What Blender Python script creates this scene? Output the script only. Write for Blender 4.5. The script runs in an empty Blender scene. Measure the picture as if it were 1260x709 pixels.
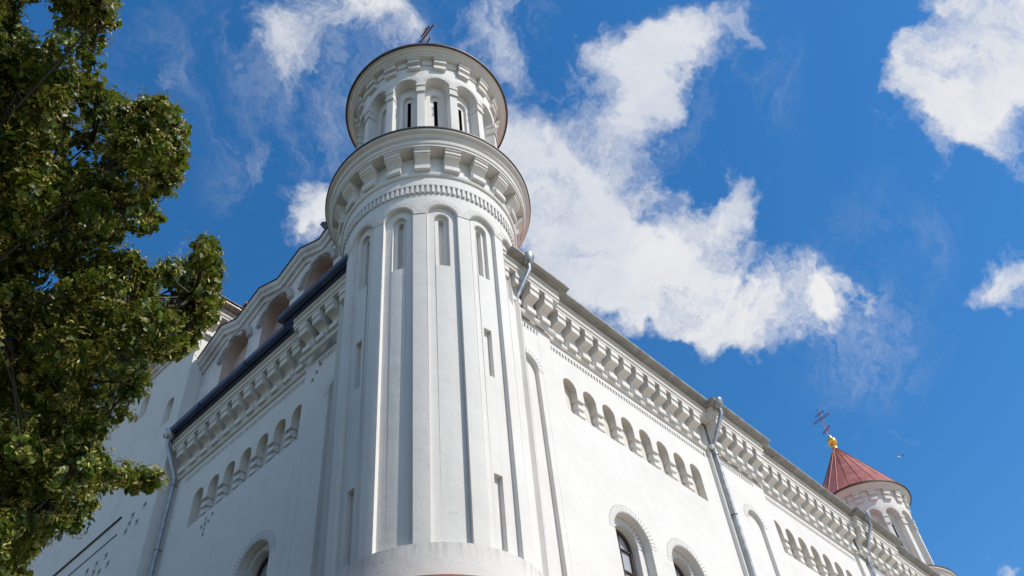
import bpy, bmesh, math, random
from mathutils import Vector, Matrix, noise
from math import sin, cos, pi, radians, sqrt, atan2
random.seed(7)
S = bpy.context.scene
# ------------------------------------------------------------------ camera
cam_d = bpy.data.cameras.new("camera"); cam = bpy.data.objects.new("camera", cam_d)
S.collection.objects.link(cam); S.camera = cam
RR = Vector((0.6975074675903908, -0.7121728299926454, -0.0793296468913514))
DD = Vector((0.5055916461202676, 0.5675629646008609, -0.649807178005045))
FF = Vector((0.5077995864797824, 0.4131369523944193, 0.7559480395749522))
cam.matrix_world = Matrix(((RR.x, -DD.x, -FF.x, 0), (RR.y, -DD.y, -FF.y, 0), (RR.z, -DD.z, -FF.z, 0), (0, 0, 0, 1)))
cam_d.sensor_width = 36.0; cam_d.lens = 36.0 * 1115 / 1260
cam_d.clip_start = 0.1; cam_d.clip_end = 5000
FPX = 1115.0
def ray(u, v): return (RR * ((u - 630) / FPX) + DD * ((v - 354.5) / FPX) + FF).normalized()
# ------------------------------------------------------------------ light
SUN_EL, SUN_AZ = radians(47), radians(-77)          # azimuth from +x towards +y
W = bpy.data.worlds.new("World"); S.world = W; W.use_nodes = True
sun_d = bpy.data.lights.new("sun", 'SUN'); sun = bpy.data.objects.new("sun", sun_d); S.collection.objects.link(sun)
sun_d.energy = 3.15; sun_d.angle = radians(0.5); sun_d.color = (1.0, 0.955, 0.88)
sdir = Vector((cos(SUN_EL) * cos(SUN_AZ), cos(SUN_EL) * sin(SUN_AZ), sin(SUN_EL)))
sun.rotation_euler = sdir.to_track_quat('Z', 'Y').to_euler(); sun.location = sdir * 80
S.view_settings.view_transform = 'Standard'; S.view_settings.look = 'None'
S.view_settings.exposure = 0.52; S.view_settings.gamma = 1.0; S.view_settings.use_curve_mapping = False
SKY_STRENGTH = 0.125

class NT:
    def __init__(s, nt): s.nt = nt; nt.nodes.clear()
    def n(s, typ, **kw):
        x = s.nt.nodes.new(typ)
        for k, v in kw.items(): setattr(x, k, v)
        return x
    def put(s, sock, v):
        if v is None: return
        if isinstance(v, bpy.types.NodeSocket): s.nt.links.new(v, sock)
        else: sock.default_value = v
    def math(s, op, a, b=None, c=None, clamp=False):
        x = s.n('ShaderNodeMath', operation=op, use_clamp=clamp)
        for i, v in enumerate((a, b, c)): s.put(x.inputs[i], v)
        return x.outputs[0]
    def vm(s, op, a, b=None, out=0):
        x = s.n('ShaderNodeVectorMath', operation=op); s.put(x.inputs[0], a)
        if b is not None: s.put(x.inputs['Scale'] if op == 'SCALE' else x.inputs[1], b)
        return x.outputs[out]
    def mix(s, f, a, b, bt='MIX'):
        x = s.n('ShaderNodeMix', data_type='RGBA', blend_type=bt)
        s.put(x.inputs[0], f); s.put(x.inputs[6], a); s.put(x.inputs[7], b); return x.outputs[2]
    def noise(s, vec, scale, detail=4, rough=.55, dist=0.0, out='Fac'):
        x = s.n('ShaderNodeTexNoise'); s.put(x.inputs['Vector'], vec); x.inputs['Scale'].default_value = scale
        x.inputs['Detail'].default_value = detail; x.inputs['Roughness'].default_value = rough; x.inputs['Distortion'].default_value = dist
        return x.outputs[out]
    def ramp(s, f, p0, p1, v0=0.0, v1=1.0, smooth=True):
        x = s.n('ShaderNodeMapRange', interpolation_type='SMOOTHSTEP' if smooth else 'LINEAR')
        s.put(x.inputs[0], f)
        for i, v in enumerate((p0, p1, v0, v1)): s.put(x.inputs[i + 1], v)
        return x.outputs[0]

# world: Nishita sky with broken summer clouds fixed in world directions
w = NT(W.node_tree)
sky = w.n('ShaderNodeTexSky', sky_type='NISHITA', sun_disc=False)
sky.sun_elevation = SUN_EL; sky.sun_rotation = atan2(sdir.x, sdir.y)
sky.altitude = 100; sky.air_density = 1.0; sky.dust_density = 0.15; sky.ozone_density = 1.5
tc = w.n('ShaderNodeTexCoord').outputs['Generated']
dirn = w.vm('NORMALIZE', tc)
wob = w.vm('SUBTRACT', w.noise(dirn, 7.0, 5, .6, out='Color'), (.5, .5, .5))
wd = w.vm('ADD', dirn, w.vm('SCALE', wob, .16))
wob2 = w.vm('SUBTRACT', w.noise(dirn, 26.0, 4, .6, out='Color'), (.5, .5, .5))
wd = w.vm('ADD', wd, w.vm('SCALE', wob2, .035))
# (bearing given as image-like centre, half sizes, tilt, density) turned at once into sky directions
CL = [ # centre px, rx, ry, rot deg, weight
 (700, 250, 110, 95, 20, 1.0), (790, 350, 100, 60, 12, 1.0), (890, 390, 90, 50, 15, 1.0), (640, 180, 55, 80, 0, .62),
 (800, 110, 45, 95, 20, .72), (850, 30, 100, 45, -10, .72), (880, 265, 48, 50, 0, .75), (1035, 370, 55, 62, 0, .80), (930, 25, 40, 50, 0, .5),
 (1222, 78, 82, 88, 15, 1.25), (1262, 40, 110, 85, 0, 1.2), (1165, 20, 40, 60, 0, .8), (1235, 362, 55, 48, 20, .85),
 (360, 60, 100, 60, -35, .42), (368, 225, 62, 50, -20, .58), (395, 265, 40, 45, 0, .55), (330, 30, 60, 40, 0, .4), (175, 70, 60, 28, -15, .36),
 (560, 50, 110, 60, 0, .30), (470, 20, 70, 50, 0, .34), (610, 60, 60, 45, 0, .28), (1215, 700, 40, 18, 0, .55), (900, 120, 40, 35, 40, .40), (1085, 450, 30, 22, 0, .35),
 (720, 330, 90, 70, 30, .9)]
tot = None
for (u, v, rx, ry, rot, wt) in CL:
    c = ray(u, v); a = radians(rot)
    px = ray(u + 20 * cos(a), v + 20 * sin(a)) - c; py = ray(u - 20 * sin(a), v + 20 * cos(a)) - c
    tx = px.normalized() * (20 / rx / px.length); ty = py.normalized() * (20 / ry / py.length)
    q = w.vm('SUBTRACT', wd, tuple(c))
    dx = w.vm('DOT_PRODUCT', q, tuple(tx), out=1); dy = w.vm('DOT_PRODUCT', q, tuple(ty), out=1)
    r2 = w.math('ADD', w.math('MULTIPLY', dx, dx), w.math('MULTIPLY', dy, dy))
    g = w.math('MULTIPLY', w.math('EXPONENT', w.math('MULTIPLY', r2, -1.1)), wt)
    tot = g if tot is None else w.math('ADD', tot, g)
away = w.ramp(w.vm('DOT_PRODUCT', dirn, tuple(FF), out=1), .70, .45)          # clouds added out of view to give the shade more neutral light
tot = w.math('ADD', w.math('MINIMUM', tot, 1.02), w.math('MULTIPLY', away, .50))
fine = w.noise(wd, 8.0, 10, .66, .35)
holes = w.noise(wd, 4.2, 4, .55)
dens = w.math('ADD', tot, w.math('MULTIPLY', w.math('SUBTRACT', fine, .5), 2.1))
dens = w.math('ADD', dens, w.math('MULTIPLY', w.math('SUBTRACT', holes, .5), 1.5))
mask = w.ramp(dens, .32, 1.0)
cz = w.n('ShaderNodeMapping', vector_type='TEXTURE'); w.put(cz.inputs[0], wd); cz.inputs['Rotation'].default_value = (.5, .3, .7); cz.inputs['Scale'].default_value = (1.0, .38, .6)
veil = w.ramp(w.noise(cz.outputs[0], 5.5, 10, .68, .6), .44, .86)
vt = None
for (u, v, hw_, wt) in ((390, 60, 230, 1.0), (620, 70, 130, 1.0), (350, 225, 130, .9), (880, 120, 150, .75), (170, 80, 120, .6), (1050, 400, 150, .8), (760, 180, 160, .8), (1090, 300, 120, .4)):
    d_ = w.vm('DISTANCE', dirn, tuple(ray(u, v)), out=1); g = w.math('MULTIPLY', w.ramp(d_, hw_ / 1250.0, .02), wt)
    vt = g if vt is None else w.math('MAXIMUM', vt, g)
mask = w.math('MAXIMUM', mask, w.math('MULTIPLY', w.math('MULTIPLY', veil, vt), .62))
body = w.noise(wd, 5.0, 6, .55)
ccol = w.mix(w.ramp(body, .3, .7), (.70, .75, .85, 1), (1.0, .99, .975, 1))
skyc = w.n('ShaderNodeHueSaturation'); skyc.inputs['Saturation'].default_value = 1.36
w.put(skyc.inputs['Color'], sky.outputs[0])
b1 = w.n('ShaderNodeBackground'); w.put(b1.inputs[0], skyc.outputs[0]); b1.inputs[1].default_value = SKY_STRENGTH
b2 = w.n('ShaderNodeBackground'); w.put(b2.inputs[0], ccol); b2.inputs[1].default_value = .63
ms = w.n('ShaderNodeMixShader'); w.put(ms.inputs[0], w.math('MULTIPLY', mask, .95))
w.put(ms.inputs[1], b1.outputs[0]); w.put(ms.inputs[2], b2.outputs[0])
w.put(w.n('ShaderNodeOutputWorld').inputs[0], ms.outputs[0])
W.cycles.sampling_method = 'MANUAL'; W.cycles.sample_map_resolution = 512

# ------------------------------------------------------------------ materials
def mat(name):
    m = bpy.data.materials.new(name); m.use_nodes = True; t = NT(m.node_tree)
    b = t.n('ShaderNodeBsdfPrincipled'); t.put(t.n('ShaderNodeOutputMaterial').inputs[0], b.outputs[0])
    return m, t, b
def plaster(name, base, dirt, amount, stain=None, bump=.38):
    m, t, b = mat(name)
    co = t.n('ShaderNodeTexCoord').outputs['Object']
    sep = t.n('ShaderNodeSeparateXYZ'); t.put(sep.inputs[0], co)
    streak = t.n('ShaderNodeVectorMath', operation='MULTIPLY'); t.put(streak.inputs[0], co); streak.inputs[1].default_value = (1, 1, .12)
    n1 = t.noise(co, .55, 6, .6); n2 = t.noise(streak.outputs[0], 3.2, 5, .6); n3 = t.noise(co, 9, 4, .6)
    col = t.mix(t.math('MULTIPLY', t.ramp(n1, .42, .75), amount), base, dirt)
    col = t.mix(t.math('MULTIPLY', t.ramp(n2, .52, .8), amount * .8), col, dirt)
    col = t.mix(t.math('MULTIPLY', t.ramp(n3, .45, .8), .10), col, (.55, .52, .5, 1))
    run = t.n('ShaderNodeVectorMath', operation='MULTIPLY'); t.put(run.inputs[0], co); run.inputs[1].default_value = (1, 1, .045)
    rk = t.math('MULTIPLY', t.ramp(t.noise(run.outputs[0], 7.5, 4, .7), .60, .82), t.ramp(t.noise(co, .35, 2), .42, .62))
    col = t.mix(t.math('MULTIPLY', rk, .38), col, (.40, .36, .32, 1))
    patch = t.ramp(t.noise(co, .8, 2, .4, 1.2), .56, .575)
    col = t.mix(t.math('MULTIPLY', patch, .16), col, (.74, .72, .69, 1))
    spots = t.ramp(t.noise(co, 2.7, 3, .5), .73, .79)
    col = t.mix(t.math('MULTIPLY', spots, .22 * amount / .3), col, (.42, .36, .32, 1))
    if stain:                                     # rain streaks that run down from a sill at height z1 to z0
        z0, z1, scol = stain
        sv = t.n('ShaderNodeVectorMath', operation='MULTIPLY'); t.put(sv.inputs[0], co); sv.inputs[1].default_value = (1, 1, .06)
        sn = t.ramp(t.noise(sv.outputs[0], 11, 5, .7), .42, .7)
        k = t.math('MULTIPLY', sn, t.ramp(sep.outputs[2], z0, z1))
        col = t.mix(t.math('MULTIPLY', k, .42), col, scol)
    t.put(b.inputs['Base Color'], col); b.inputs['Roughness'].default_value = .9
    b.inputs['Specular IOR Level'].default_value = .25
    bv = t.n('ShaderNodeBevel', samples=3); bv.inputs['Radius'].default_value = .018
    bp = t.n('ShaderNodeBump'); bp.inputs['Strength'].default_value = bump; bp.inputs['Distance'].default_value = .05
    h = t.math('ADD', t.math('MULTIPLY', t.noise(co, 1.6, 4), 1.0), t.math('MULTIPLY', t.noise(co, 22, 5, .6), .22))
    t.put(bp.inputs['Height'], h); t.put(bp.inputs['Normal'], bv.outputs[0]); t.put(b.inputs['Normal'], bp.outputs[0])
    return m
WHITE = plaster('white_plaster', (.69, .66, .62, 1), (.56, .52, .48, 1), .35)
BASEP = plaster('white_plaster_rain_stained', (.69, .66, .62, 1), (.56, .52, .48, 1), .35, (9.35, 9.80, (.30, .20, .15, 1)))
FRZ = plaster('frieze_plaster', (.68, .645, .595, 1), (.49, .445, .40, 1), .45)
TAN = plaster('tan_recess_plaster', (.64, .585, .51, 1), (.52, .46, .39, 1), .5)  # slightly tan plaster, used inside the arcade recesses
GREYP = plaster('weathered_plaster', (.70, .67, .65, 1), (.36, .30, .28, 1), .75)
PINK = plaster('pink_peeling_plaster', (.60, .46, .41, 1), (.40, .27, .23, 1), .9)
def metal(name, c0, c1, rough, met, scale=3):
    m, t, b = mat(name); co = t.n('ShaderNodeTexCoord').outputs['Object']
    n = t.noise(co, scale, 6, .6)
    t.put(b.inputs['Base Color'], t.mix(t.ramp(n, .35, .7), c0, c1)); b.inputs['Metallic'].default_value = met
    t.put(b.inputs['Roughness'], t.ramp(n, .3, .7, rough, rough + .15))
    bp = t.n('ShaderNodeBump'); bp.inputs['Strength'].default_value = .12; bp.inputs['Distance'].default_value = .02
    t.put(bp.inputs['Height'], t.noise(co, 6, 4)); t.put(b.inputs['Normal'], bp.outputs[0])
    return m
ZINC = metal('zinc_gutter', (.25, .235, .21, 1), (.36, .335, .30, 1), .45, .35)
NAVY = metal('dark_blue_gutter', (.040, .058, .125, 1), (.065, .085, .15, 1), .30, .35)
PIPE = metal('galvanised_pipe', (.30, .30, .30, 1), (.44, .435, .42, 1), .34, .75, 5)
COPPER = metal('copper_roof', (.29, .085, .065, 1), (.38, .125, .095, 1), .5, .15, 2)
SEAM = metal('copper_seam', (.25, .09, .06, 1), (.34, .13, .09, 1), .45, .5, 2)
DARKM = metal('dark_flashing', (.06, .05, .048, 1), (.11, .09, .08, 1), .5, .4)
GOLD = metal('gilded_orb', (1.0, .50, .08, 1), (1.0, .58, .12, 1), .25, .95)
IRON = metal('cross_iron', (.16, .07, .055, 1), (.24, .11, .08, 1), .4, .6)
FRAME = metal('brown_window_frame', (.05, .03, .025, 1), (.08, .05, .04, 1), .5, 0)
ROOF = metal('red_sheet_roof', (.42, .15, .11, 1), (.50, .20, .15, 1), .5, .1)
m, t, b = mat('window_glass'); b.inputs['Base Color'].default_value = (.42, .45, .48, 1); b.inputs['Roughness'].default_value = .08
b.inputs['Specular IOR Level'].default_value = .9; b.inputs['Coat Weight'].default_value = .6; b.inputs['Coat Roughness'].default_value = .05
GLASS = m
m, t, b = mat('dark_opening'); b.inputs['Base Color'].default_value = (.012, .012, .013, 1); b.inputs['Roughness'].default_value = .9
DARK = m

# ------------------------------------------------------------------ helpers
def link(name, bm, mats, parent=None, smooth=None, label=None):
    bmesh.ops.remove_doubles(bm, verts=bm.verts[:], dist=2e-4)
    bmesh.ops.recalc_face_normals(bm, faces=bm.faces[:])
    me = bpy.data.meshes.new(name); bm.to_mesh(me); bm.free()
    for m in (mats if isinstance(mats, (list, tuple)) else [mats]): me.materials.append(m)
    if smooth:
        for p in me.polygons: p.use_smooth = True
        me.set_sharp_from_angle(angle=radians(smooth))
    o = bpy.data.objects.new(name, me); S.collection.objects.link(o)
    if parent: o.parent = parent
    if label: o['label'] = label
    return o
def empty(name, loc, label, cat, group=None):
    o = bpy.data.objects.new(name, None); S.collection.objects.link(o); o.location = loc; o.empty_display_size = .3
    o['label'] = label; o['category'] = cat
    if group: o['group'] = group
    return o
def new(): return bmesh.new()
def face(bm, pts, mi=0):
    vs = []
    for p in pts:
        if not vs or (p - vs[-1]).length > 1e-5: vs.append(p)
    if len(vs) > 2 and (vs[0] - vs[-1]).length < 1e-5: vs.pop()
    if len(vs) < 3: return
    f = bm.faces.new([bm.verts.new(p) for p in vs]); f.material_index = mi
EPS = 1e-5
def val(f, s): return f(s) if callable(f) else f
class Hole:
    def __init__(s, a, b, zb, zt, depth, holes=(), mi=None, brk=(), jmi=None):
        s.a, s.b, s.zb, s.zt, s.depth, s.holes, s.mi, s.jmi = a, b, zb, zt, depth, list(holes), mi, jmi
        s.brk = list(brk)
    def breaks(s):
        r = [s.a, s.b] + s.brk
        for h in s.holes: r += h.breaks()
        return r
def arch(c, hw, zbot, zs, depth, holes=(), mi=None, rise=None, n=14, k=1.0, jmi=None):
    """arched opening; k metres per unit of s (for cylinders s is an angle)"""
    rise = rise or hw * k
    def zt(s):
        q = max(0.0, 1 - ((s - c) / hw) ** 2); return zs + rise * sqrt(q)
    return Hole(c - hw, c + hw, zbot, zt, depth, holes, mi, [c - hw * cos(pi * i / n) for i in range(n + 1)], jmi)
def panel(bm, M, a, b, zb, zt, holes, d=0.0, ds=1.0, mi=0, extra=()):
    br = [a, b] + list(extra)
    n = max(1, int(math.ceil((b - a) / ds))); br += [a + (b - a) * i / n for i in range(n + 1)]
    for h in holes: br += h.breaks()
    br = sorted(x for x in br if a - 1e-9 <= x <= b + 1e-9)
    ss = [br[0]]
    for x in br:
        if x - ss[-1] > 1e-4: ss.append(x)
    ss[-1] = b
    for s0, s1 in zip(ss, ss[1:]):
        e = (s1 - s0) * 1e-3; l, r = s0 + e, s1 - e; sm = (s0 + s1) / 2
        act = sorted([h for h in holes if h.a < sm < h.b], key=lambda h: val(h.zb, sm))
        c0, c1 = val(zb, l), val(zb, r)
        for h in act:
            z0, z1 = val(h.zb, l), val(h.zb, r)
            if z0 - c0 > EPS or z1 - c1 > EPS: face(bm, [M(s0, c0, d), M(s1, c1, d), M(s1, z1, d), M(s0, z0, d)], mi)
            t0, t1 = val(h.zt, l), val(h.zt, r); jm = mi if h.jmi is None else h.jmi
            for (p0, p1) in ((z0, z1), (t0, t1)):
                face(bm, [M(s0, p0, d), M(s1, p1, d), M(s1, p1, d + h.depth), M(s0, p0, d + h.depth)], jm)
            c0, c1 = t0, t1
        z0, z1 = val(zt, l), val(zt, r)
        if z0 - c0 > EPS or z1 - c1 > EPS: face(bm, [M(s0, c0, d), M(s1, c1, d), M(s1, z1, d), M(s0, z0, d)], mi)
    for h in holes:
        hb = sorted(set(x for x in h.breaks() if h.a - 1e-9 <= x <= h.b + 1e-9)); jm = mi if h.jmi is None else h.jmi
        for x in hb:
            e = 1e-6
            if abs(x - h.a) < 1e-7: lo, hi = val(h.zb, x + e), val(h.zt, x + e)
            elif abs(x - h.b) < 1e-7: lo, hi = val(h.zb, x - e), val(h.zt, x - e)
            else: lo, hi = sorted((val(h.zt, x - e), val(h.zt, x + e)))
            if hi - lo > .02: face(bm, [M(x, lo, d), M(x, hi, d), M(x, hi, d + h.depth), M(x, lo, d + h.depth)], jm)
        panel(bm, M, h.a, h.b, h.zb, h.zt, h.holes, d + h.depth, ds, mi if h.mi is None else h.mi, ss)
def boxM(bm, M, s0, s1, z0, z1, d0, d1, n=1, mi=0):
    prof(bm, M, [(z0, d0), (z1, d0), (z1, d1), (z0, d1)], s0, s1, n, mi)
def prof(bm, M, poly, s0, s1, n=1, mi=0, caps=True):
    """sweep a closed (z, depth) outline along s; negative depth stands proud"""
    rows = [[bm.verts.new(M(s0 + (s1 - s0) * i / n, z, d)) for (z, d) in poly] for i in range(n + 1)]
    k = len(poly)
    for r0, r1 in zip(rows, rows[1:]):
        for j in range(k):
            f = bm.faces.new((r0[j], r0[(j + 1) % k], r1[(j + 1) % k], r1[j])); f.material_index = mi
    if caps:
        for r in (rows[0], rows[-1]):
            f = bm.faces.new(r); f.material_index = mi
def voussoirs(bm, M, c, zs, r0, r1, n, proud, k=1.0, a0=0.0, a1=pi, d=0.0, gap=.14, mi=0):
    for i in range(n):
        t0 = a0 + (a1 - a0) * (i + gap / 2) / n; t1 = a0 + (a1 - a0) * (i + 1 - gap / 2) / n
        P = [(r, t) for (r, t) in ((r0, t0), (r1, t0), (r1, t1), (r0, t1))]
        A = [bm.verts.new(M(c + r * cos(t) / k, zs + r * sin(t), d - proud)) for r, t in P]
        B = [bm.verts.new(M(c + r * cos(t) / k, zs + r * sin(t), d + .01)) for r, t in P]
        bm.faces.new(A).material_index = mi
        for j in range(4): bm.faces.new((A[j], A[(j + 1) % 4], B[(j + 1) % 4], B[j])).material_index = mi
def archring(bm, M, c, zs, zbot, r0, r1, d0, d1, n=14):
    path = [(-1, None)] + [(cos(pi - pi * i / n), sin(pi * i / n)) for i in range(n + 1)] + [(1, None)]
    rows = []
    for (x, s) in path:
        row = []
        for (r, d) in ((r0, d0), (r1, d0), (r1, d1), (r0, d1)):
            row.append(bm.verts.new(M(c + r * x, zbot if s is None else zs + r * s, d)))
        rows.append(row)
    for a, b in zip(rows, rows[1:]):
        for j in range(4): bm.faces.new((a[j], a[(j + 1) % 4], b[(j + 1) % 4], b[j]))
    bm.faces.new(rows[0]); bm.faces.new(rows[-1])
def tube(bm, pts, r, n=10, closed=False, cap=True):
    pts = [Vector(p) for p in pts]; N = len(pts); rows = []
    for i, p in enumerate(pts):
        a = pts[(i - 1) % N] if (closed or i > 0) else None; b = pts[(i + 1) % N] if (closed or i < N - 1) else None
        d1 = (p - a).normalized() if a is not None else (b - p).normalized()
        d2 = (b - p).normalized() if b is not None else d1
        t = (d1 + d2).normalized(); sc = 1 / max(.35, t.dot(d1))
        up = Vector((0, 0, 1)) if abs(t.z) < .95 else Vector((.3, 1, 0))
        x = t.cross(up).normalized(); y = t.cross(x).normalized()
        if rows:
            pass
        rr = r[i] if isinstance(r, (list, tuple)) else r
        rows.append((p, x, y, rr * min(sc, 1.5)))
    vr = []
    px = None
    for p, x, y, rr in rows:
        if px is not None:                       # keep the ring from twisting
            tdir = x.cross(y); x = (px - tdir * px.dot(tdir)).normalized(); y = tdir.cross(x)
        px = x
        vr.append([bm.verts.new(p + (x * cos(2 * pi * j / n) + y * sin(2 * pi * j / n)) * rr) for j in range(n)])
    pairs = list(zip(vr, vr[1:])) + ([(vr[-1], vr[0])] if closed else [])
    for a, b in pairs:
        for j in range(n): bm.faces.new((a[j], a[(j + 1) % n], b[(j + 1) % n], b[j]))
    if cap and not closed:
        bm.faces.new(vr[0]); bm.faces.new(vr[-1])
def lathe(bm, c, prof_, n=64, mi=0, closed=False):
    rows = [[bm.verts.new(Vector((c[0] + r * cos(2 * pi * j / n), c[1] + r * sin(2 * pi * j / n), z))) for j in range(n)] for (r, z) in prof_]
    pr = list(zip(rows, rows[1:])) + ([(rows[-1], rows[0])] if closed else [])
    for a, b in pr:
        for j in range(n): bm.faces.new((a[j], a[(j + 1) % n], b[(j + 1) % n], b[j])).material_index = mi
def box(bm, x0, x1, y0, y1, z0, z1, mi=0):
    v = [bm.verts.new((x, y, z)) for x in (x0, x1) for y in (y0, y1) for z in (z0, z1)]
    for q in ((0, 1, 3, 2), (4, 6, 7, 5), (0, 4, 5, 1), (2, 3, 7, 6), (0, 2, 6, 4), (1, 5, 7, 3)):
        bm.faces.new([v[i] for i in q]).material_index = mi

# ------------------------------------------------------------------ ground
GZ = -1.6
bm = new(); L_ = 1500
face(bm, [Vector((-L_, -L_, GZ)), Vector((L_, -L_, GZ)), Vector((L_, L_, GZ)), Vector((-L_, L_, GZ))])
m, t, b = mat('dark_ground'); co = t.n('ShaderNodeTexCoord').outputs['Object']
t.put(b.inputs['Base Color'], t.mix(t.noise(co, .8, 6), (.055, .06, .04, 1), (.10, .095, .075, 1))); b.inputs['Roughness'].default_value = .9  # dark greenish ground, throws little light back up
g = link('ground', bm, m); g['kind'] = 'structure'; g['label'] = 'dark grassy ground around the white church'

bm = new(); face(bm, [Vector(p) for p in ((6, -70, GZ + .004), (110, -70, GZ + .004), (110, 10.5, GZ + .004), (6, 10.5, GZ + .004))])  # unseen paving, added and sized to bounce warm light up the wall
m, t, b = mat('pale_paving'); co = t.n('ShaderNodeTexCoord').outputs['Object']
br = t.n('ShaderNodeTexBrick'); t.put(br.inputs['Vector'], co); br.inputs['Scale'].default_value = 1.6
br.inputs['Color1'].default_value = (.52, .45, .365, 1); br.inputs['Color2'].default_value = (.58, .51, .42, 1); br.inputs['Mortar'].default_value = (.14, .12, .10, 1)
t.put(b.inputs['Base Color'], br.outputs[0]); b.inputs['Roughness'].default_value = .85
g = link('bounce_pavement', bm, m); g['kind'] = 'structure'; g['label'] = 'unseen warm pale paving added to bounce light onto the sunlit wall'
# ------------------------------------------------------------------ church
YR, XL = 10.7, 10.2
AX = (11.59, 12.437)
church = empty('church', (AX[0], AX[1], GZ), 'large white plastered church with round corner towers, corbelled friezes and red cone roof', 'church')
CI = Matrix.Translation((AX[0], AX[1], GZ)).inverted()
def part(name, bm, mats, parent=None, smooth=None, label=None):
    o = link(name, bm, mats, parent or church, smooth, label)
    if parent is None: o.matrix_parent_inverse = CI
    return o
def MR(off=0.0): return lambda s, z, d: Vector((s, YR - off + d, z))
def ML(off=0.0): return lambda s, z, d: Vector((XL - off + d, s, z))
SUNK = .0
AD = .24                                            # depth of the arcade recess
def bay_field(c0, pitch, n, aw, a, b, windows, winr=.72):
    """recessed row of narrow arches on hanging brackets, and the windows below it"""
    cs = [c0 + pitch * i for i in range(n)]
    def zt(s):
        for c in cs:
            if abs(s - c) <= aw: return 16.95 + sqrt(max(0, aw * aw - (s - c) ** 2))
        return 16.617
    brk = []
    for c in cs: brk += [c - aw * cos(pi * i / 10) for i in range(11)]
    hs = [Hole(a, b, 15.95, zt, AD, brk=brk, mi=2, jmi=2)]
    for c in windows:
        inner = arch(c, .47, 8.6, 12.78, .30, mi=1)
        hs.append(arch(c, winr, 8.3, 12.75, .24, [inner]))
    return hs, cs
def bay_trim(bm, M, cs, pitch, aw, windows):
    pw = (pitch - 2 * aw)
    for c in cs[:-1]:
        m_ = c + pitch / 2
        for (f, z0, z1, d0) in ((.40, 16.50, 16.615, .09), (.47, 16.36, 16.498, .03), (.36, 16.24, 16.358, .13), (.47, 16.10, 16.238, .04)):
            boxM(bm, M, m_ - pw * f, m_ + pw * f, z0, z1, d0, AD - .004)
    for c in windows:
        voussoirs(bm, M, c, 12.75, .735, .93, 26, .004, d=0, gap=.08)
        voussoirs(bm, M, c, 12.78, .485, .70, 18, .014, d=.24, gap=.12)
def window(M, c, parent=None):
    D0 = .24 + .29
    bm = new(); pts = [(c - .44, 8.65)] + [(c - .44 * cos(pi * i / 16), 12.76 + .44 * sin(pi * i / 16)) for i in range(17)] + [(c + .44, 8.65)]
    wbm = new()
    archring(wbm, M, c, 12.78, 8.62, .465, .39, D0 - .10, D0 - .012)
    boxM(wbm, M, c - .025, c + .025, 8.62, 13.17, D0 - .075, D0 - .02)
    for z in (9.4, 10.3, 11.2, 12.1, 12.72): boxM(wbm, M, c - .39, c + .39, z - .02, z + .02, D0 - .082, D0 - .022)
    wo = part('window', wbm, FRAME)
    face(bm, [M(s, z, D0 - .03) for s, z in pts])
    part('pane', bm, GLASS, wo)
    return wo
def dentil_hole(a, b, z=18.0, h=.16): return Hole(a, b, z, z + h, .07)
def dentils(bm, M, a, b, z=18.0, h=.16, pitch=.125):
    n = int((b - a) / pitch)
    for i in range(n):
        s = a + pitch * (i + .25); boxM(bm, M, s, s + pitch * .5, z - .002, z + h + .002, -.004, .075)
rng0 = random.Random(3)
# --- corbel profile (z up from frieze foot, depth negative = proud)
CORB = [(0, .02), (0, -.17), (.18, -.17), (.18, -.06), (.40, -.06), (.47, -.10), (.52, -.20), (.54, -.34), (.74, -.34), (.76, -.38), (.95, -.38), (.95, .02)]
def frieze(M, a, b, dz=0.0, pitch=.6, first=None, z0=18.46, endcap=True):
    """corbel table with string course and mouldings; returns its bmesh"""
    bm = new(); z0 += dz; s = first if first is not None else a + .17
    while s + .30 <= b + .02:
        prof(bm, M, [(z0 + z, d) for z, d in CORB], s, s + .355 + rng0.uniform(-.008, .008)); s += pitch + rng0.uniform(-.006, .006)
    prof(bm, M, [(z0 - .13, .02), (z0 - .13, -.05), (z0 - .07, -.085), (z0 - .003, -.085), (z0 - .003, .02)], a, b)
    z = z0 + .953
    prof(bm, M, [(z, .02), (z, -.39), (z + .10, -.39), (z + .10, -.42), (z + .17, -.44), (z + .22, -.44), (z + .22, -.37), (z + .28, -.37), (z + .33, -.45), (z + .42, -.46), (z + .42, .02)], a, b)
    return bm
def gutter(M, a, b, dz=0.0, z=19.835, round_=False):
    """boarded soffit with a folded metal edge, or with a half-round gutter hung in front"""
    bm = new(); z += dz
    prof(bm, M, [(z, .0), (z, -.56), (z + .03, -.56), (z + .03, -.0)], a, b)
    if round_:
        pts = [(z + .03, -.50)] + [(z + .14 - .11 * sin(pi * i / 8), -.65 + .12 * cos(pi * i / 8)) for i in range(9)] + [(z + .19, -.78), (z + .20, -.76), (z + .20, -.50)]
    else:
        pts = [(z + .032, -.45), (z - .012, -.565), (z - .012, -.60), (z + .03, -.605), (z + .05, -.69), (z + .075, -.72), (z + .13, -.725), (z + .135, -.71), (z + .16, -.45)]
    prof(bm, M, pts, a, b)
    k = max(1, int((b - a) / 1.7))
    for i in range(1, k):
        s = a + (b - a) * (i + rng0.uniform(-.12, .12)) / k
        if round_: boxM(bm, M, s - .03, s + .03, z + .018, z + .205, -.782, -.52)
        else: prof(bm, M, [(q - .006 if q < z + .1 else q + .006, d - .008) for q, d in pts[1:8]] + [(z + .1, -.5)], s - .03, s + .03)
        boxM(bm, M, s - .010, s + .010, z - .006, z + .01, -.56, -.30)
    return bm

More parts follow.
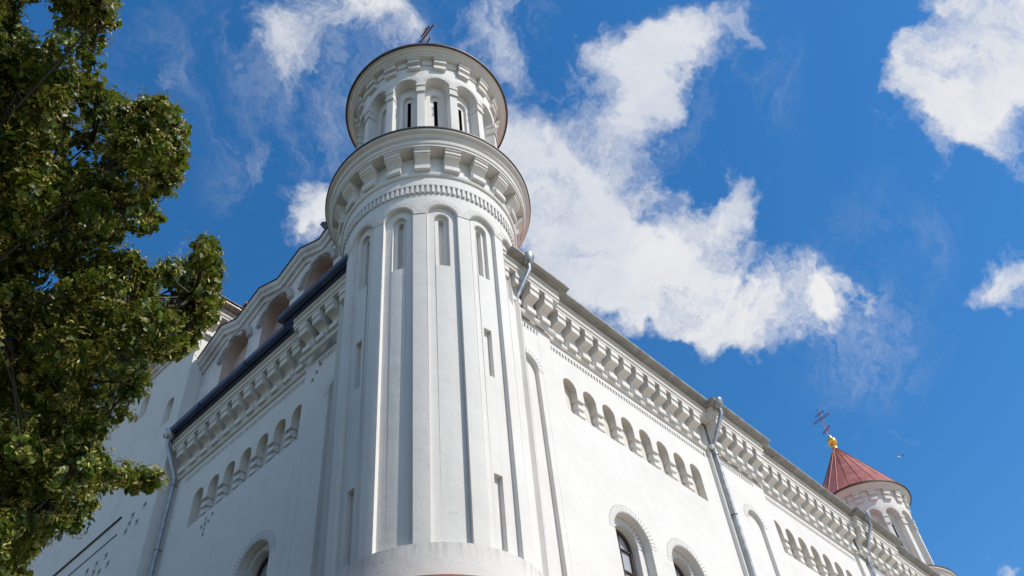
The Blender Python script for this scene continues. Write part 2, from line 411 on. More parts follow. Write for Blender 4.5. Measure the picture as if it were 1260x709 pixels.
# ---- long side wall facing the sun
bm = new(); M = MR(); P1 = .12
holes = [dentil_hole(14.42, 21.88), dentil_hole(25.2, 31.45), dentil_hole(35.9, 42.2)]
specs = [(15.13, .83, 8, .27, 14.86, 21.21, (16.72, 19.05)), (25.52, .80, 8, .26, 25.26, 31.38, (27.1, 29.45)), (36.27, .80, 8, .26, 36.01, 42.13, (37.9, 40.2))]
trims = []
for (c0, pt, n, aw, a, b, wins) in specs:
    h, cs = bay_field(c0, pt, n, aw, a, b, wins); holes += h; trims.append((cs, pt, aw, wins))
panel(bm, M, 11.6, 46.0, GZ, 20.1, holes, 0, 3.0)
for cs, pt, aw, wins in trims: bay_trim(bm, M, cs, pt, aw, wins)
for a, b in ((14.42, 21.88), (25.2, 31.45), (35.9, 42.2)): dentils(bm, M, a, b)
part('wall', bm, [WHITE, DARK, TAN], label='sunlit long side wall with hanging arch bands')
wlist = []
for sp in specs:
    for c in sp[6]: window(M, c)
# pilaster strips, a little proud of the wall
def pilaster(Mk, a, b, nc, nhw, zs, dent, extra=(), zb=GZ):
    bm = new(); M = Mk(P1)
    hs = [arch(nc, nhw, 3.0, zs, .30)] if nc else []
    if dent: hs.append(dentil_hole(*dent))
    hs += [Hole(*e) for e in extra]
    panel(bm, M, a, b, zb, 20.1, hs, 0, 3.0)
    for s in (a, b): face(bm, [M(s, zb, 0), M(s, 20.1, 0), M(s, 20.1, P1 + .01), M(s, zb, P1 + .01)])
    if dent: dentils(bm, M, *dent)
    if nc: voussoirs(bm, M, nc, zs, nhw + .01, nhw + .22, 16, .009, gap=.10)
    return part('pilaster', bm, WHITE)
pilaster(MR, 11.7, 14.38, 13.28, .40, 16.55, (12.6, 13.87))
pilaster(MR, 22.06, 25.14, 23.78, .42, 16.30, (22.55, 24.45))
pilaster(MR, 31.6, 34.9, 33.4, .42, 16.30, (32.5, 34.3))
pilaster(MR, 42.4, 45.9, None, 0, 0, None)
for (a, b, off) in ((11.9, 14.47, .20), (14.47, 22.03, .0), (22.03, 25.12, .20), (25.12, 31.62, .0), (31.62, 34.9, .20), (34.9, 42.4, 0), (42.4, 46, .2)):
    part('corbel_frieze', frieze(MR(off), a, b), FRZ)
for (a, b, off) in ((12.3, 14.66, .20), (14.66, 21.85, .0), (21.85, 25.32, .20), (25.32, 31.42, .0), (31.42, 35.1, .20), (35.1, 42.2, 0), (42.2, 46, .2)):
    part('gutter', gutter(MR(off), a, b), ZINC)

# ---- end wall in shade
M = ML(); bm = new()
h, cs = bay_field(16.32, .795, 7, .26, 16.06, 21.35, (17.45, 20.2), .70)
def sq(y, z, r=.055, d=.10): return (y - r, y + r, z - r * 1.1, z + r * 1.1, d)
cross = [Hole(*sq(20.32 + dy * .17, 15.52 + dz_ * .17)) for dy, dz_ in ((0, 0), (1, 0), (-1, 0), (0, 1), (0, -1), (-1.9, 1), (0, -2))]
panel(bm, M, 12.5, 23.0, GZ, 21.2, h + cross + [dentil_hole(16.02, 22.15)], 0, 3.0)
bay_trim(bm, M, cs, .795, .26, (17.45, 20.2)); dentils(bm, M, 16.02, 22.15)
part('wall', bm, [WHITE, DARK, TAN], label='end wall in blue shade with hanging arch band')
for c in (17.45, 20.2): window(M, c)
ex = [sq(15.12 + .16 * i, 18.16 - .2 * i, .06) for i in range(1, 4)] 
pilaster(ML, 12.6, 15.97, 14.35, .42, 16.5, (14.7, 15.4), ex)
part('corbel_frieze', frieze(ML(.32), 12.8, 15.95), FRZ); part('corbel_frieze', frieze(ML(), 15.95, 22.72), FRZ)
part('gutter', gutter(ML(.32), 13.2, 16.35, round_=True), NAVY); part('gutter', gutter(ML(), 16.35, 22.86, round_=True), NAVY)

# ---- zigzag gable parapet over the end wall
bm = new(); XG = XL + .0
gp = [(22.88, 23.75), (21.6, 24.5), (20.55, 24.0), (19.35, 24.6), (18.2, 24.08), (17.05, 24.66), (15.95, 24.1), (14.8, 24.7), (13.9, 24.2)]
def gz(y):
    for (a, za), (b, zb) in zip(gp, gp[1:]):
        if b <= y <= a: return zb + (za - zb) * (y - b) / (a - b)
    return gp[-1][1]
MG = lambda s, z, d: Vector((XG + .06 + d, s, z))
GA = [20.82, 18.53, 16.25]
panel(bm, MG, 13.9, 22.88, 19.9, gz, [arch(c, .76, 20.9, 22.85, .42, mi=1, jmi=1) for c in GA], 0, 3.0, 0, [p[0] for p in gp])
for c in GA:
    voussoirs(bm, MG, c, 22.85, .775, .98, 30, .13, gap=.48)
box(bm, XG + .9, XG + 1.0, 13.9, 22.88, 19.9, 24.0)
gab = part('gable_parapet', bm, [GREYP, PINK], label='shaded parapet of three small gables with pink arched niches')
bm = new(); CP = [(-.55, 0.02), (-.55, -.07), (-.38, -.10), (-.36, -.20), (-.22, -.22), (-.16, -.30), (-.02, -.34), (0, -.34), (0, .75), (-.08, .75), (-.08, .02)]
rows = [[bm.verts.new(MG(y, z + dz_, d)) for dz_, d in CP] for y, z in gp]
for a, b in zip(rows, rows[1:]):
    for j in range(len(CP)): bm.faces.new((a[j], a[(j + 1) % len(CP)], b[(j + 1) % len(CP)], b[j]))
bm.faces.new(rows[0]); bm.faces.new(rows[-1]); part('raking_cornice', bm, GREYP, gab)
bm = new(); CT = [(.004, -.38), (.03, -.38), (.03, .78), (.004, .78)]
rows = [[bm.verts.new(MG(y, z + dz_, d)) for dz_, d in CT] for y, z in gp]
for a, b in zip(rows, rows[1:]):
    for j in range(4): bm.faces.new((a[j], a[(j + 1) % 4], b[(j + 1) % 4], b[j]))
bm.faces.new(rows[0]); bm.faces.new(rows[-1]); part('cap_flashing', bm, DARKM, gab)

# ---- taller transept block beyond the end wall
XT, YT = 9.75, 22.9
MT = lambda s, z, d: Vector((XT + d, s, z)); MS = lambda s, z, d: Vector((s, YT + d, z))
def onT(u, v):
    r = ray(u, v); k = XT / r.x; return r.y * k, r.z * k
hs = []
for (u, v) in ((154, 655), (158.8, 645), (167.7, 643), (163, 634.6), (173.5, 632.5), (177.7, 622), (106.7, 704), (114.7, 705), (121.4, 704.7), (118.5, 694.5), (127, 694.5), (132, 694.5), (130, 684.5)):
    y, z = onT(u, v); hs.append(Hole(*sq(y, z, .10, .12)))
hs = [x for i, x in enumerate(hs) if all(not (x.a < o.b and o.a < x.b and x.zb < o.zt and o.zb < x.zt) for o in hs[:i])]
for (u, v, r) in ((180, 492, .28), (209, 497, .26)):
    y, z = onT(u, v); hs.append(arch(y, r, z - .9, z, .22))
bm = new(); panel(bm, MT, YT, 42, GZ, 27.2, hs, 0, 4.0)
panel(bm, MS, XT, 30, GZ, 27.2, [], 0, 4.0)
part('wall', bm, WHITE, label='tall transept wall behind the tree, shaded below and sunlit on its side')
part('corbel_frieze', frieze(MS, XT, 18, 6.55), FRZ); part('corbel_frieze', frieze(MT, YT, 42, 6.55), FRZ)
part('gutter', gutter(MS, XT - .7, 18, 6.55), ZINC); part('gutter', gutter(MT, YT - .7, 42, 6.55), ZINC)
bm = new()
(y0, z0), (y1, z1) = onT(150, 637), onT(68, 708); prof(bm, MT, [(z0 - .03, 0), (z0 - .03, -.06), (z0 + .02, -.05), (z0 + .03, 0)], y0, y1 + 6)  # narrow raised strip in a dark colour
part('dark_strip', bm, DARKM, label='thick dark strip along the transept wall')
bm = new()
(y0, z0), (y1, z1) = onT(144, 658), onT(85, 709); prof(bm, MT, [(z0 - .012, 0), (z0 - .012, -.025), (z0 + .012, -.025), (z0 + .012, 0)], y0, y1 + 6)
part('dark_strip', bm, DARKM, label='thin dark strip along the transept wall')
bm = new(); box(bm, XT - .75, 30, YT - .75, 42, 26.60, 26.63); part('roof', bm, DARKM)
bm = new(); box(bm, 11.45, 12.6, 23.15, 24.2, 26.9, 28.05); part('chimney', bm, WHITE)
ch = bpy.data.objects[[o.name for o in S.objects if o.name.startswith('chimney')][0]]
bm = new(); box(bm, 11.38, 12.68, 23.06, 24.3, 28.054, 28.16); box(bm, 11.42, 11.447, 23.1, 24.25, 26.9, 28.05); part('copper_cap', bm, COPPER, ch)
# roofs (low, above the eaves) close the body
bm = new()
def quad(*p): face(bm, [Vector(q) for q in p])
quad((12, YR - .5, 20.06), (46, YR - .5, 20.06), (46, 20, 23.0), (12, 20, 23.0))
quad((XL + .8, 13, 20.3), (XL + .8, 22.9, 20.3), (18, 22.9, 23.0), (18, 13, 23.0))
quad((46, YR, GZ), (46, YR, 20.1), (46, 40, 20.1), (46, 40, GZ)); quad((12, 20, 23), (46, 20, 23), (46, 40, 23), (12, 40, 23))
quad((XT, YT, 27.2), (30, YT, 27.2), (30, 42, 27.2), (XT, 42, 27.2))
part('roof', bm, ROOF)
# small dark roof corner that peeps out beside the tower
bm = new()
def onD(u, v, x): r = ray(u, v); return r * (x / r.x)
c = onD(397, 283, 13.5); box(bm, c.x - .1, c.x + 3, c.y - 3.0, c.y - .1, 20.2, c.z - .35)
part('attic_block', bm, WHITE)
bm = new()
pts = [onD(*q, 13.3) for q in ((393.5, 276.5), (396, 273), (405, 272), (408, 292), (402, 286))]
top = [p + Vector((.8, -.25, 0)) for p in pts]
A = [bm.verts.new(p) for p in pts]; B = [bm.verts.new(p) for p in top]
bm.faces.new(A); bm.faces.new(B)
for j in range(5): bm.faces.new((A[j], A[(j + 1) % 5], B[(j + 1) % 5], B[j]))
part('gutter', bm, DARKM, label='dark roof corner beside the tower cornice')

# ---- downpipes
def downpipe(M, s, off, zb, so=0.0, label=None, wall=.10):
    bm = new(); z = 19.9; gx = -.66 - off
    P = lambda ss, zz, d: M(ss, zz, d)
    tube(bm, [P(s, z - .02, gx), P(s, z - .42, gx), P(s + so, z - 1.42, -wall - .03), P(s + so, z - 1.62, -wall), P(s + so, zb, -wall)], .068, 12)
    o = part('drainpipe', bm, PIPE, smooth=50, label=label)
    bm = new()
    c = P(s, 0, gx); lathe(bm, (c.x, c.y), [(.07, z - .22), (.10, z - .20), (.17, z - .02), (.19, z + .05), (.19, z + .14), (.16, z + .15), (.0, z + .15)], 20)
    part('hopper_head', bm, PIPE, o, 40)
    zz = z - 1.75
    while zz > zb + .5:
        bm = new(); c = P(s + so, 0, -wall); lathe(bm, (c.x, c.y), [(.078, zz - .035), (.092, zz - .03), (.092, zz + .03), (.078, zz + .035)], 16)
        q = P(s + so, zz, -.0); boxM(bm, M, s + so - .015, s + so + .015, zz - .015, zz + .015, -wall, .03)
        part('pipe_clamp', bm, PIPE, o, 40); zz -= 2.3
    return o
downpipe(MR(), 22.22, .20, GZ, 0, 'bright metal downpipe on the sunlit wall', .22)
downpipe(MR(), 32.2, .20, GZ, 0, 'farther metal downpipe on the sunlit wall', .22)
downpipe(MR(), 12.95, .20, GZ, -.1, 'short bent metal downpipe beside the tower', .22)
downpipe(ML(), 22.62, .0, GZ, 0, 'bluish downpipe in the shaded corner', .14)

# ---- round corner towers
PITCH = 2 * pi / 14
TH0 = radians(-124.8)
def tower(ax, k, lz, label):
    """ax: axis; k: radius factor"""
    def r_sh(z): return k * (2.40 + .12 * min(1, max(0, (z - 10) / 9)))
    MC = lambda s, z, d: Vector((ax[0] + (r_sh(z) - d) * cos(s), ax[1] + (r_sh(z) - d) * sin(s), z))
    def Mr(r): return lambda s, z, d: Vector((ax[0] + (r * k - d) * cos(s), ax[1] + (r * k - d) * sin(s), z))
    kk = 2.5 * k
    bm = new(); hs = []; hw = radians(9.65); PS = 2 * pi / 13
    for i in range(13):
        c = TH0 + (i - 7) * PS
        inner = arch(c, .085 / kk, 18.12, 20.0, .15, k=kk)
        sub = [arch(c, .20 / kk, 18.0, 20.0, .11, [inner], k=kk)]
        if (i - 7) in (1, -2, 4, -5):
            cc = c - .02 / kk
            sub += [Hole(cc - .12 / kk, cc + .12 / kk, 14.5, 16.05, .12), Hole(cc - .12 / kk, cc + .12 / kk, 9.9, 11.7, .12)]
        hs.append(arch(c, hw, 9.80, 20.05, .12, sub, k=kk))
    a0 = TH0 - 7.5 * PS
    panel(bm, MC, a0, a0 + 2 * pi, 9.79, 21.0, hs, 0, PS / 10)
    for h in hs:
        c = (h.a + h.b) / 2; voussoirs(bm, MC, c, 20.07, hw * kk + .012, hw * kk + .19, 20, .008, k=kk, gap=.12)
    t_ = part('corner_tower', bm, WHITE, smooth=30, label=label)
    bm = new(); lathe(bm, ax, [(2.40 * k, GZ), (2.40 * k, 9.792)], 96); part('tower_base', bm, BASEP, t_, 30)
    bm = new(); lathe(bm, ax, [(2.41 * k, 8.97), (2.79 * k, 8.875), (2.79 * k, 8.795), (2.74 * k, 8.795), (2.70 * k, 8.6), (2.41 * k, 8.5)], 96); part('base_ledge', bm, [COPPER], t_, 30)
    # dogtooth ring and upper band
    bm = new(); n = 110
    lathe(bm, ax, [(2.53 * k, 20.995), (2.53 * k, 21.33), (2.585 * k, 21.335), (2.585 * k, 21.72), (2.63 * k, 21.74), (2.66 * k, 21.80), (2.66 * k, 21.87), (2.56 * k, 21.875), (2.56 * k, 22.76 + lz)], 120)
    for i in range(n):
        s = 2 * pi * i / n; boxM(bm, Mr(2.58), s, s + .5 * 2 * pi / n, 21.0, 21.34, 0, .07 * k)
    part('dogtooth_band', bm, WHITE, t_, 30)
    # lower corbel table
    C2 = [(0, .02), (0, -.16), (.05, -.20), (.22, -.20), (.25, -.12), (.33, -.09), (.46, -.14), (.56, -.23), (.60, -.30), (.66, -.30), (.68, -.34), (.80, -.34), (.82, -.38), (.885, -.38), (.885, .02)]
    bm = new()
    for i in range(20):
        s = radians(-136.4 + 18 * i); wd_ = radians(9.4); prof(bm, Mr(2.56), [(21.88 + lz + z, d * k) for z, d in C2], s - wd_ / 2, s + wd_ / 2, 4)
    part('corbel_table', bm, FRZ, t_, 30)
    bm = new()
    lathe(bm, ax, [(r * k, z + lz) for r, z in [(2.3, 22.77), (2.97, 22.77), (2.97, 22.86), (3.0, 22.88), (3.02, 22.95), (3.02, 23.0), (2.97, 23.01), (2.99, 23.07), (3.06, 23.12), (3.09, 23.2), (3.09, 23.25), (3.2, 23.29), (3.2, 23.36), (2.2, 23.62)]], 128)
    part('cornice', bm, FRZ, t_, 30)
    bm = new(); lathe(bm, ax, [(r * k, z + lz) for r, z in [(3.15, 23.365), (3.235, 23.37), (3.235, 23.43), (3.22, 23.44), (2.2, 23.9)]], 128); part('cornice_flashing', bm, DARKM, t_, 30)
    # drum with deep arches and slit windows
    a0 = TH0 - 7.5 * PITCH
    MD = Mr(2.42); kd = 2.42 * k; bm = new(); hs = []; hw = radians(9.9)
    for i in range(14):
        c = TH0 + (i - 7) * PITCH
        slot = Hole(c - .075 / kd, c + .075 / kd, 24.2, 27.22, .3, mi=1, jmi=1)  # jambs near-black too: shade inside the slit is put into the colour
        inn = arch(c, .22 / kd, 24.1, 27.25, .10, [slot], k=kd)
        hs.append(arch(c, hw, 24.0, 27.58, .36, [inn], k=kd))
    panel(bm, MD, a0, a0 + 2 * pi, 23.5, 29.3, hs, 0, PITCH / 10)
    for h in hs:
        c = (h.a + h.b) / 2; voussoirs(bm, MD, c, 27.58, hw * kd + .012, hw * kd + .20, 16, .010, k=kd, gap=.14)
    dr = part('drum', bm, [WHITE, DARK], t_, 30)
    pwid = PITCH - 2 * hw
    for i in range(14):
        c = TH0 + (i - 7.5) * PITCH; bm = new()
        boxM(bm, MD, c - pwid * .60, c + pwid * .60, 27.40, 27.545, -.06, .30, 3)
        boxM(bm, MD, c - pwid * .55, c + pwid * .55, 27.14, 27.395, -.03, .28, 3)
        boxM(bm, MD, c - pwid * .60, c + pwid * .60, 27.0, 27.135, -.055, .29, 3)
        part('pier_capital', bm, FRZ, t_, 30)
    bm = new(); C3 = [(0, .02), (0, -.13), (.15, -.13), (.15, -.06), (.26, -.06), (.26, -.19), (.42, -.19), (.42, -.23), (.50, -.23), (.50, .02)]
    for i in range(18):
        s = radians(-122.6 + 20 * i); wd_ = radians(9.6); prof(bm, Mr(2.42), [(28.50 + z * 1.2, d * k) for z, d in C3], s - wd_ / 2, s + wd_ / 2, 4)
    for i in range(18):
        s = radians(-132.6 + 20 * i); wd_ = radians(9.2); prof(bm, Mr(2.42), [(28.78 + z, d * k) for z, d in [(.05, .02), (.05, -.05), (.32, -.09), (.32, .02)]], s - wd_ / 2, s + wd_ / 2, 4)
    part('corbel_table', bm, FRZ, t_, 30)
    bm = new(); lathe(bm, ax, [(r * k, z) for r, z in [(2.3, 29.105), (2.67, 29.105), (2.67, 29.18), (2.71, 29.20), (2.72, 29.26), (2.78, 29.29), (2.82, 29.38), (2.89, 29.39), (2.89, 29.44), (2.0, 29.6)]], 128)
    part('eave_cornice', bm, FRZ, t_, 30)
    # copper cone with standing seams
    bm = new(); lathe(bm, ax, [(2.80 * k, 29.49), (2.955 * k, 29.492), (2.955 * k, 29.51), (2.90 * k, 29.54), (.10, 33.95), (0.0, 34.0)], 96)
    rf = part('cone_roof', bm, COPPER, t_, 30)
    bm = new(); lathe(bm, ax, [(2.86 * k, 29.415), (2.965 * k, 29.41), (2.965 * k, 29.485), (2.95 * k, 29.49)], 128); part('eave_flashing', bm, DARKM, t_, 30)
    bm = new()
    for i in range(24):
        a = 2 * pi * i / 24; e = Vector((cos(a), sin(a), 0)); A_ = Vector((ax[0], ax[1], 0))
        tube(bm, [A_ + e * 2.90 * k + Vector((0, 0, 29.545)), A_ + e * .12 + Vector((0, 0, 33.95))], .019, 6)
    part('roof_seam', bm, SEAM, t_, 40)
    bm = new(); lathe(bm, ax, [(.0, 33.85), (.16, 33.9), (.17, 34.0), (.10, 34.08), (.12, 34.14)] + [(.29 * sin(pi * j / 16), 34.46 - .32 * cos(pi * j / 16)) for j in range(2, 15)] + [(.10, 34.84), (.07, 34.95), (0, 34.97)], 32)
    part('orb', bm, GOLD, t_, 50)
    bm = new(); ph = radians(83); e = Vector((cos(ph), sin(ph), 0)); A_ = Vector((ax[0], ax[1], 0)); Z = Vector((0, 0, 1))
    def loop(c, u, v, hl, hw_, r=.021):
        pts = []
        for (su, a0_) in ((1, -90), (-1, 90)):
            for j in range(7):
                a = radians(a0_ + 30 * j); pts.append(c + u * (su * (hl - hw_) + hw_ * cos(a)) + v * hw_ * sin(a))
        tube(bm, pts, r, 6, closed=True)
    n_ = Vector((-sin(ph), cos(ph), 0))
    loop(A_ + Z * 35.98, Z, e, 1.15, .062); loop(A_ + Z * 36.36 + n_ * .03, e, Z, .62, .062); loop(A_ + Z * 36.75 + n_ * .03, e, Z, .33, .062)
    tl = (e * cos(radians(-22)) + Z * sin(radians(-22))).normalized(); loop(A_ + Z * 35.45 + n_ * .03, tl, tl.cross(n_), .36, .055)
    part('cross', bm, IRON, t_, 60)
    return t_
tower(AX, 1.0, 0.0, 'near corner tower rising through the frame')
tower((46.9, 14.4), .936, .55, 'distant corner tower with copper cone, gold orb and cross')
#TREE#
# ------------------------------------------------------------------ linden tree
def leafmat(name, c0, c1, c2, trans):
    m = bpy.data.materials.new(name); m.use_nodes = True; t = NT(m.node_tree)
    geo = t.n('ShaderNodeNewGeometry'); rnd = geo.outputs['Random Per Island']
    co = t.n('ShaderNodeTexCoord').outputs['Object']
    col = t.mix(t.ramp(rnd, .0, .75, smooth=False), c0, c1); col = t.mix(t.ramp(rnd, .8, 1.0, smooth=False), col, c2)
    col = t.mix(t.math('MULTIPLY', t.ramp(t.noise(co, .9, 3), .45, .7), .35), col, c2)
    p = t.n('ShaderNodeBsdfPrincipled'); t.put(p.inputs['Base Color'], col); p.inputs['Roughness'].default_value = .42
    p.inputs['Specular IOR Level'].default_value = .4
    tr = t.n('ShaderNodeBsdfTranslucent'); t.put(tr.inputs[0], t.mix(.5, col, (.16, .22, .02, 1)))
    mx = t.n('ShaderNodeMixShader'); mx.inputs[0].default_value = trans
    t.put(mx.inputs[1], p.outputs[0]); t.put(mx.inputs[2], tr.outputs[0]); t.put(t.n('ShaderNodeOutputMaterial').inputs[0], mx.outputs[0])
    return m
LEAF = leafmat('linden_leaf', (.040, .075, .010, 1), (.115, .165, .020, 1), (.26, .23, .03, 1), .32)
BRACT = leafmat('linden_seed', (.40, .38, .07, 1), (.50, .42, .10, 1), (.36, .20, .07, 1), .25)
m, t, b = mat('bark'); co = t.n('ShaderNodeTexCoord').outputs['Object']
t.put(b.inputs['Base Color'], t.mix(t.noise(co, 6, 6), (.025, .018, .013, 1), (.07, .055, .042, 1))); b.inputs['Roughness'].default_value = .95
BARK = m
rng = random.Random(11)
def rv():
    while True:
        v = Vector((rng.uniform(-1, 1), rng.uniform(-1, 1), rng.uniform(-1, 1)))
        if .05 < v.length < 1: return v
edge = [(-60, -60), (148, -60), (147, 12), (130, 40), (127, 70), (118, 92), (140, 108), (165, 128), (187, 112), (212, 122), (230, 150), (226, 215), (208, 238), (196, 258), (192, 284),
        (160, 285), (142, 300), (172, 316), (200, 322), (228, 322), (246, 292), (262, 292), (274, 330), (268, 395), (245, 410), (236, 435), (205, 442), (186, 452), (180, 482), (162, 500), (178, 508),
        (150, 522), (120, 540), (140, 566), (176, 572), (199, 580), (196, 602), (168, 606), (140, 596), (122, 614), (108, 636), (104, 655), (72, 655), (44, 672), (38, 705), (20, 740), (-60, 760)]
def inside(x, y, poly=edge):
    r = False; j = len(poly) - 1
    for i in range(len(poly)):
        xi, yi = poly[i]; xj, yj = poly[j]
        if (yi > y) != (yj > y) and x < (xj - xi) * (y - yi) / (yj - yi) + xi: r = not r
        j = i
    return r
def edist(x, y):
    d = 1e9
    for (ax_, ay), (bx, by) in zip(edge, edge[1:] + edge[:1]):
        l2 = (bx - ax_) ** 2 + (by - ay) ** 2; tt = max(0, min(1, ((x - ax_) * (bx - ax_) + (y - ay) * (by - ay)) / l2))
        d = min(d, math.hypot(x - ax_ - tt * (bx - ax_), y - ay - tt * (by - ay)))
    return d
gaps = [(98, 74, 9), (62, 24, 6), (92, 158, 9), (84, 186, 6), (214, 362, 6), (60, 345, 5), (26, 12, 6), (205, 310, 7)]
clumps = []
tries = 0
for (x0, y0), (x1, y1) in zip(edge, edge[1:]):          # boughs that make the crown's rim
    if max(x0, x1) < 0: continue
    n_ = max(1, int(math.hypot(x1 - x0, y1 - y0) / 13))
    for i in range(n_):
        f_ = (i + .5) / n_; ex, ey = x0 + (x1 - x0) * f_, y0 + (y1 - y0) * f_; ln = math.hypot(x1 - x0, y1 - y0); nx, ny = -(y1 - y0) / ln, (x1 - x0) / ln
        r = rng.uniform(12, 17); u, v = ex + nx * r * .95, ey + ny * r * .95
        if not inside(u, v) or edist(u, v) < 6: continue
        clumps.append((u, v, 12.3 + rng.uniform(-.7, .9), r))
for (u, v, r) in ((214, 336, 22), (236, 338, 22), (256, 330, 15), (252, 352, 20), (238, 366, 24), (222, 384, 24), (250, 386, 17), (232, 408, 20), (212, 412, 22), (262, 306, 11), (264, 372, 12), (168, 590, 14), (184, 586, 12), (150, 580, 16), (206, 180, 24), (186, 150, 24), (196, 216, 26)):
    clumps.append((u, v, 12.4 + rng.uniform(-.5, .7), r))
while len(clumps) < 460 and tries < 20000:
    tries += 1
    u, v = rng.uniform(-50, 280), rng.uniform(-50, 750)
    if not inside(u, v): continue
    e = edist(u, v)
    if e < 8: continue
    r = min(rng.uniform(15, 36), e * 1.08)
    if any(math.hypot(u - g[0], v - g[1]) < r * .8 + g[2] for g in gaps): continue
    depth = 11.2 + 3.2 * rng.random() - .5 * (v - 350) / 350
    if any(math.hypot(u - c[0], v - c[1]) < .62 * min(r, c[3]) and abs(depth - c[2]) < .9 for c in clumps): continue
    clumps.append((u, v, depth, r))
centres = [(ray(u, v) * d, r * d / FPX * 1.02) for u, v, d, r in clumps]
base_dir = Vector((ray(-250, 420).x, ray(-250, 420).y, 0)).normalized()
TB = base_dir * 9.6; TB.z = GZ
CC = TB + Vector((0, 0, 10.0))
# the rest of the crown, beyond the left edge of the view
for i in range(150):
    for _ in range(30):
        p = CC + Vector((rv().x * 5.2, rv().y * 5.2, rv().z * 5.6))
        q = Vector((RR.dot(p), DD.dot(p), FF.dot(p))); uu, vv = 630 + FPX * q.x / q.z if q.z > .1 else 9999, 354 + FPX * q.y / q.z if q.z > .1 else 9999
        if q.z > 1 and uu < -70 or q.z > 1 and vv > 800 and uu < 40: break
    else: continue
    centres.append((p, rng.uniform(.45, .8)))
def add_leaf(V, F, p, ax_, nrm, L, wd_):
    s = ax_.cross(nrm).normalized(); i = len(V)
    dr = -nrm * (.10 * L)
    V += [p, p + ax_ * .30 * L + s * wd_ * .5 + nrm * .06 * L, p + ax_ * .68 * L + s * wd_ * .38 + nrm * .04 * L + dr, p + ax_ * L + dr * 2.2,
          p + ax_ * .68 * L - s * wd_ * .38 + nrm * .04 * L + dr, p + ax_ * .30 * L - s * wd_ * .5 + nrm * .06 * L, p + ax_ * .5 * L + dr * .5]
    F += [(i, i + 1, i + 6), (i + 1, i + 2, i + 6), (i + 2, i + 3, i + 6), (i + 3, i + 4, i + 6), (i + 4, i + 5, i + 6), (i + 5, i, i + 6)]
LV, LF, BV, BF = [], [], [], []
twigs = []
UP = Vector((0, 0, 1))
for ci, (c, r) in enumerate(centres):
    vis = ci < len(clumps)
    nt = int(40 * (r / .33) ** 2) if vis else int(26 * (r / .5) ** 2)
    nt = max(10, min(nt, 72))
    for k in range(nt):
        o = rv(); o = o.normalized() * (o.length ** .45); tip = c + Vector((o.x * r, o.y * r, o.z * r * .9))
        out = (o + Vector((0, 0, .15)) + rv() * .5).normalized()
        if k % 4 == 0: twigs.append((c - out * .05, tip))
        for j in range(rng.randint(4, 6) if vis else 4):
            p = tip - out * rng.uniform(0, .12) + rv() * .045
            nrm = (UP * .4 + out * 1.0 + rv() * .6).normalized(); ax_ = (out * .6 + rv() * .9 - UP * .25); ax_ = (ax_ - nrm * ax_.dot(nrm)).normalized()
            L = rng.triangular(.045, .125, .085) if vis else .13; add_leaf(LV, LF, p, ax_, nrm, L, L * rng.uniform(.78, .95))
        if rng.random() < .8:
            q = tip + out * .03
            for j in range(rng.randint(2, 4)):
                nrm = (out + rv()).normalized(); ax_ = (rv() - UP * .3); ax_ = (ax_ - nrm * ax_.dot(nrm)).normalized()
                add_leaf(BV, BF, q + rv() * .05, ax_, nrm, rng.uniform(.045, .075), .023)
            for j in range(rng.randint(4, 8)):
                s_ = rng.uniform(.006, .010); p = q + rv() * .055; i = len(BV)
                BV += [p + Vector(d_) * s_ for d_ in ((1, 0, 0), (-1, 0, 0), (0, 1, 0), (0, -1, 0), (0, 0, 1), (0, 0, -1))]
                BF += [(i + a, i + b_, i + c_) for a in (0, 1) for b_ in (2, 3) for c_ in (4, 5)]
tree = empty('linden_tree', TB, 'leafy linden tree with pale yellow seed clusters hanging in at the left of the church', 'tree')
TI = Matrix.Translation(TB).inverted()
def tpart(name, V, F, mat_, smooth=False):
    me = bpy.data.meshes.new(name); me.from_pydata([tuple(v) for v in V], [], F); me.update(); me.materials.append(mat_)
    o = bpy.data.objects.new(name, me); S.collection.objects.link(o); o.parent = tree; o.matrix_parent_inverse = TI
    return o
cr = tpart('crown', LV, LF, LEAF)
sd = tpart('seed_clusters', BV, BF, BRACT); sd.parent = cr; sd.matrix_parent_inverse = Matrix()
bm = new()
fork = TB + Vector((.1, -.1, 5.2))
tube(bm, [TB + Vector((0, 0, -.1)), TB + Vector((.02, 0, .4)), TB + Vector((.05, .02, 2.5)), fork, TB + Vector((.15, -.1, 8.5)), CC + Vector((.1, 0, 1.5)), CC + Vector((0, .1, 4.2))], [.42, .32, .27, .24, .18, .11, .04], 12)
tr = link('trunk', bm, BARK, tree, 60); tr.matrix_parent_inverse = TI
hubs = []
def seen_ok(p, m_=9):
    z = FF.dot(p)
    if z < .5: return True
    u, v = 630 + FPX * RR.dot(p) / z, 354.5 + FPX * DD.dot(p) / z
    return u < -30 or (inside(u, v) and edist(u, v) > m_)
lb = new()
vc = [c for c, r in centres[:len(clumps)]]
for i in range(22):
    tgt = vc[(i * 37) % len(vc)]; st = fork + Vector((0, 0, rng.uniform(.0, 5.0))); mid = st.lerp(tgt, .5) + Vector((0, 0, .35)) + rv() * .35 + st.lerp(tgt, .5).normalized() * 1.6
    P = [st.lerp(mid, k / 4).lerp(mid.lerp(tgt, k / 4), k / 4) for k in range(5)]
    if not all(seen_ok(p) for p in P): continue
    tube(lb, P, [.05, .036, .026, .018, .010], 7); hubs += P[1:]
for c, r in centres[:len(clumps)]:
    h_ = min(hubs, key=lambda q: (q - c).length)
    mid = h_.lerp(c, .55) + rv() * .10 + Vector((0, 0, .06))
    if (h_ - c).length > 1.7 or not seen_ok(mid, 4) or not seen_ok(h_.lerp(c, .3), 4) or not seen_ok(h_.lerp(c, .8), 2): continue
    tube(lb, [h_, mid, c], [.022, .015, .008], 5)
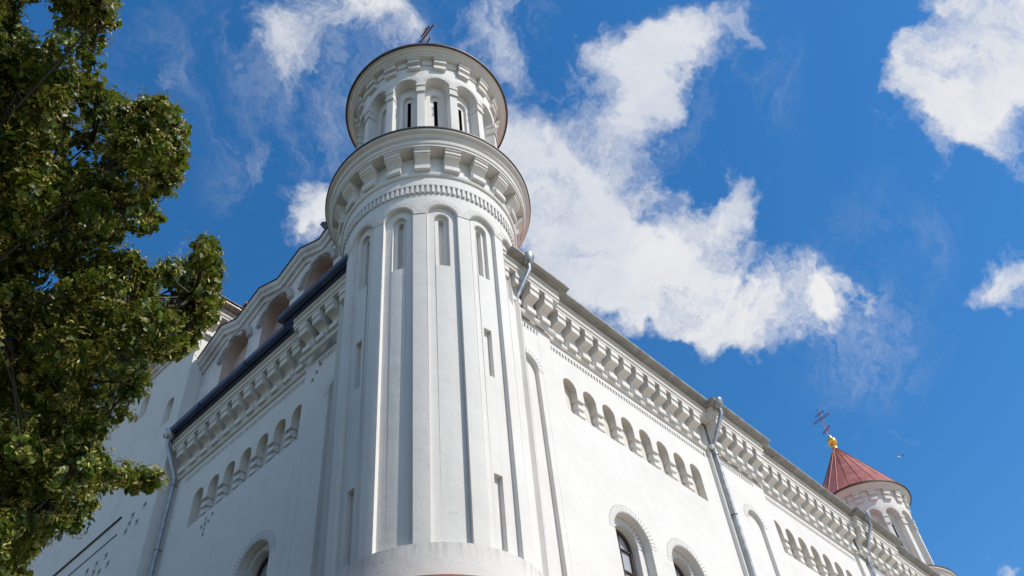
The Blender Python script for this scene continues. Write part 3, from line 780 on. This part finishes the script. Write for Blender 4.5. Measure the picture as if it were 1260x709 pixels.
for a, b_ in twigs[:2600]: tube(lb, [a, a.lerp(b_, .5) + rv() * .03, b_], [.006, .005, .003], 3, cap=False)
lo = link('limbs', lb, BARK, tree, 60); lo.matrix_parent_inverse = TI
for i, (x, y, rz) in enumerate(((-13, 3, 3.0), (-13.5, 14, 3.5), (-13, 25, 2.9), (-12.5, 37, 3.3))):  # unseen trees added to block sky light from the end wall
    nt_ = tree.copy(); S.collection.objects.link(nt_); nt_.location = (x, y, GZ); nt_.rotation_euler = (0, 0, rz); nt_.scale = (1.45, 1.45, 1.6)
    nt_['label'] = 'added unseen linden that blocks sky light from the end wall'; nt_['group'] = 'added unseen lindens'
    for ch_ in [o for o in S.objects if o.parent == tree]:
        c_ = ch_.copy(); S.collection.objects.link(c_); c_.parent = nt_
        for g_ in [o for o in S.objects if o.parent == ch_]:
            d_ = g_.copy(); S.collection.objects.link(d_); d_.parent = c_
# ------------------------------------------------------------------ gull in the sky
def bird(u, v, dist, span, name, label):
    bm = new(); L = bm.verts.layers.skin.verify() if False else None
    me = bpy.data.meshes.new(name); s = span
    V = [(0, .26, .0), (0, .20, .015), (0, .08, .0), (0, -.08, .0), (0, -.22, .005), (0, -.36, .01),
         (.14, .07, .05), (.32, .02, .16), (.52, -.10, .25), (-.14, .07, .05), (-.32, .03, .15), (-.50, -.08, .22)]
    Ed = [(0, 1), (1, 2), (2, 3), (3, 4), (4, 5), (2, 6), (6, 7), (7, 8), (2, 9), (9, 10), (10, 11)]
    me.from_pydata([(x * s, y * s, z * s) for x, y, z in V], Ed, [])
    o = bpy.data.objects.new(name, me); S.collection.objects.link(o)
    md = o.modifiers.new('skin', 'SKIN'); o.modifiers.new('sub', 'SUBSURF').render_levels = 1
    R_ = [(.025, .025), (.05, .05), (.075, .07), (.075, .07), (.045, .035), (.07, .012), (.075, .018), (.07, .012), (.02, .008), (.075, .018), (.07, .012), (.02, .008)]
    for sv, r in zip(me.skin_vertices[0].data, R_): sv.radius = (r[0] * s, r[1] * s)
    me.skin_vertices[0].data[2].use_root = True
    o.location = ray(u, v) * dist
    f = RR * .55 + DD * -.2 + FF * .6; f.z *= .2; f.normalize()
    o.rotation_euler = (radians(8), radians(38), atan2(-f.x, f.y))
    m, t, b = mat('bird_feathers'); co = t.n('ShaderNodeTexCoord').outputs['Object']
    sp = t.n('ShaderNodeSeparateXYZ'); t.put(sp.inputs[0], co)
    t.put(b.inputs['Base Color'], t.mix(t.ramp(t.math('ABSOLUTE', sp.outputs[0]), .08 * s, .2 * s), (.55, .55, .55, 1), (.07, .07, .08, 1))); b.inputs['Roughness'].default_value = .8
    me.materials.append(m); o['label'] = label; o['category'] = 'bird'
    return o
bird(1107.5, 562.5, 55, .62, 'bird', 'small gull with dark wings gliding in the blue sky right of the cone roof')
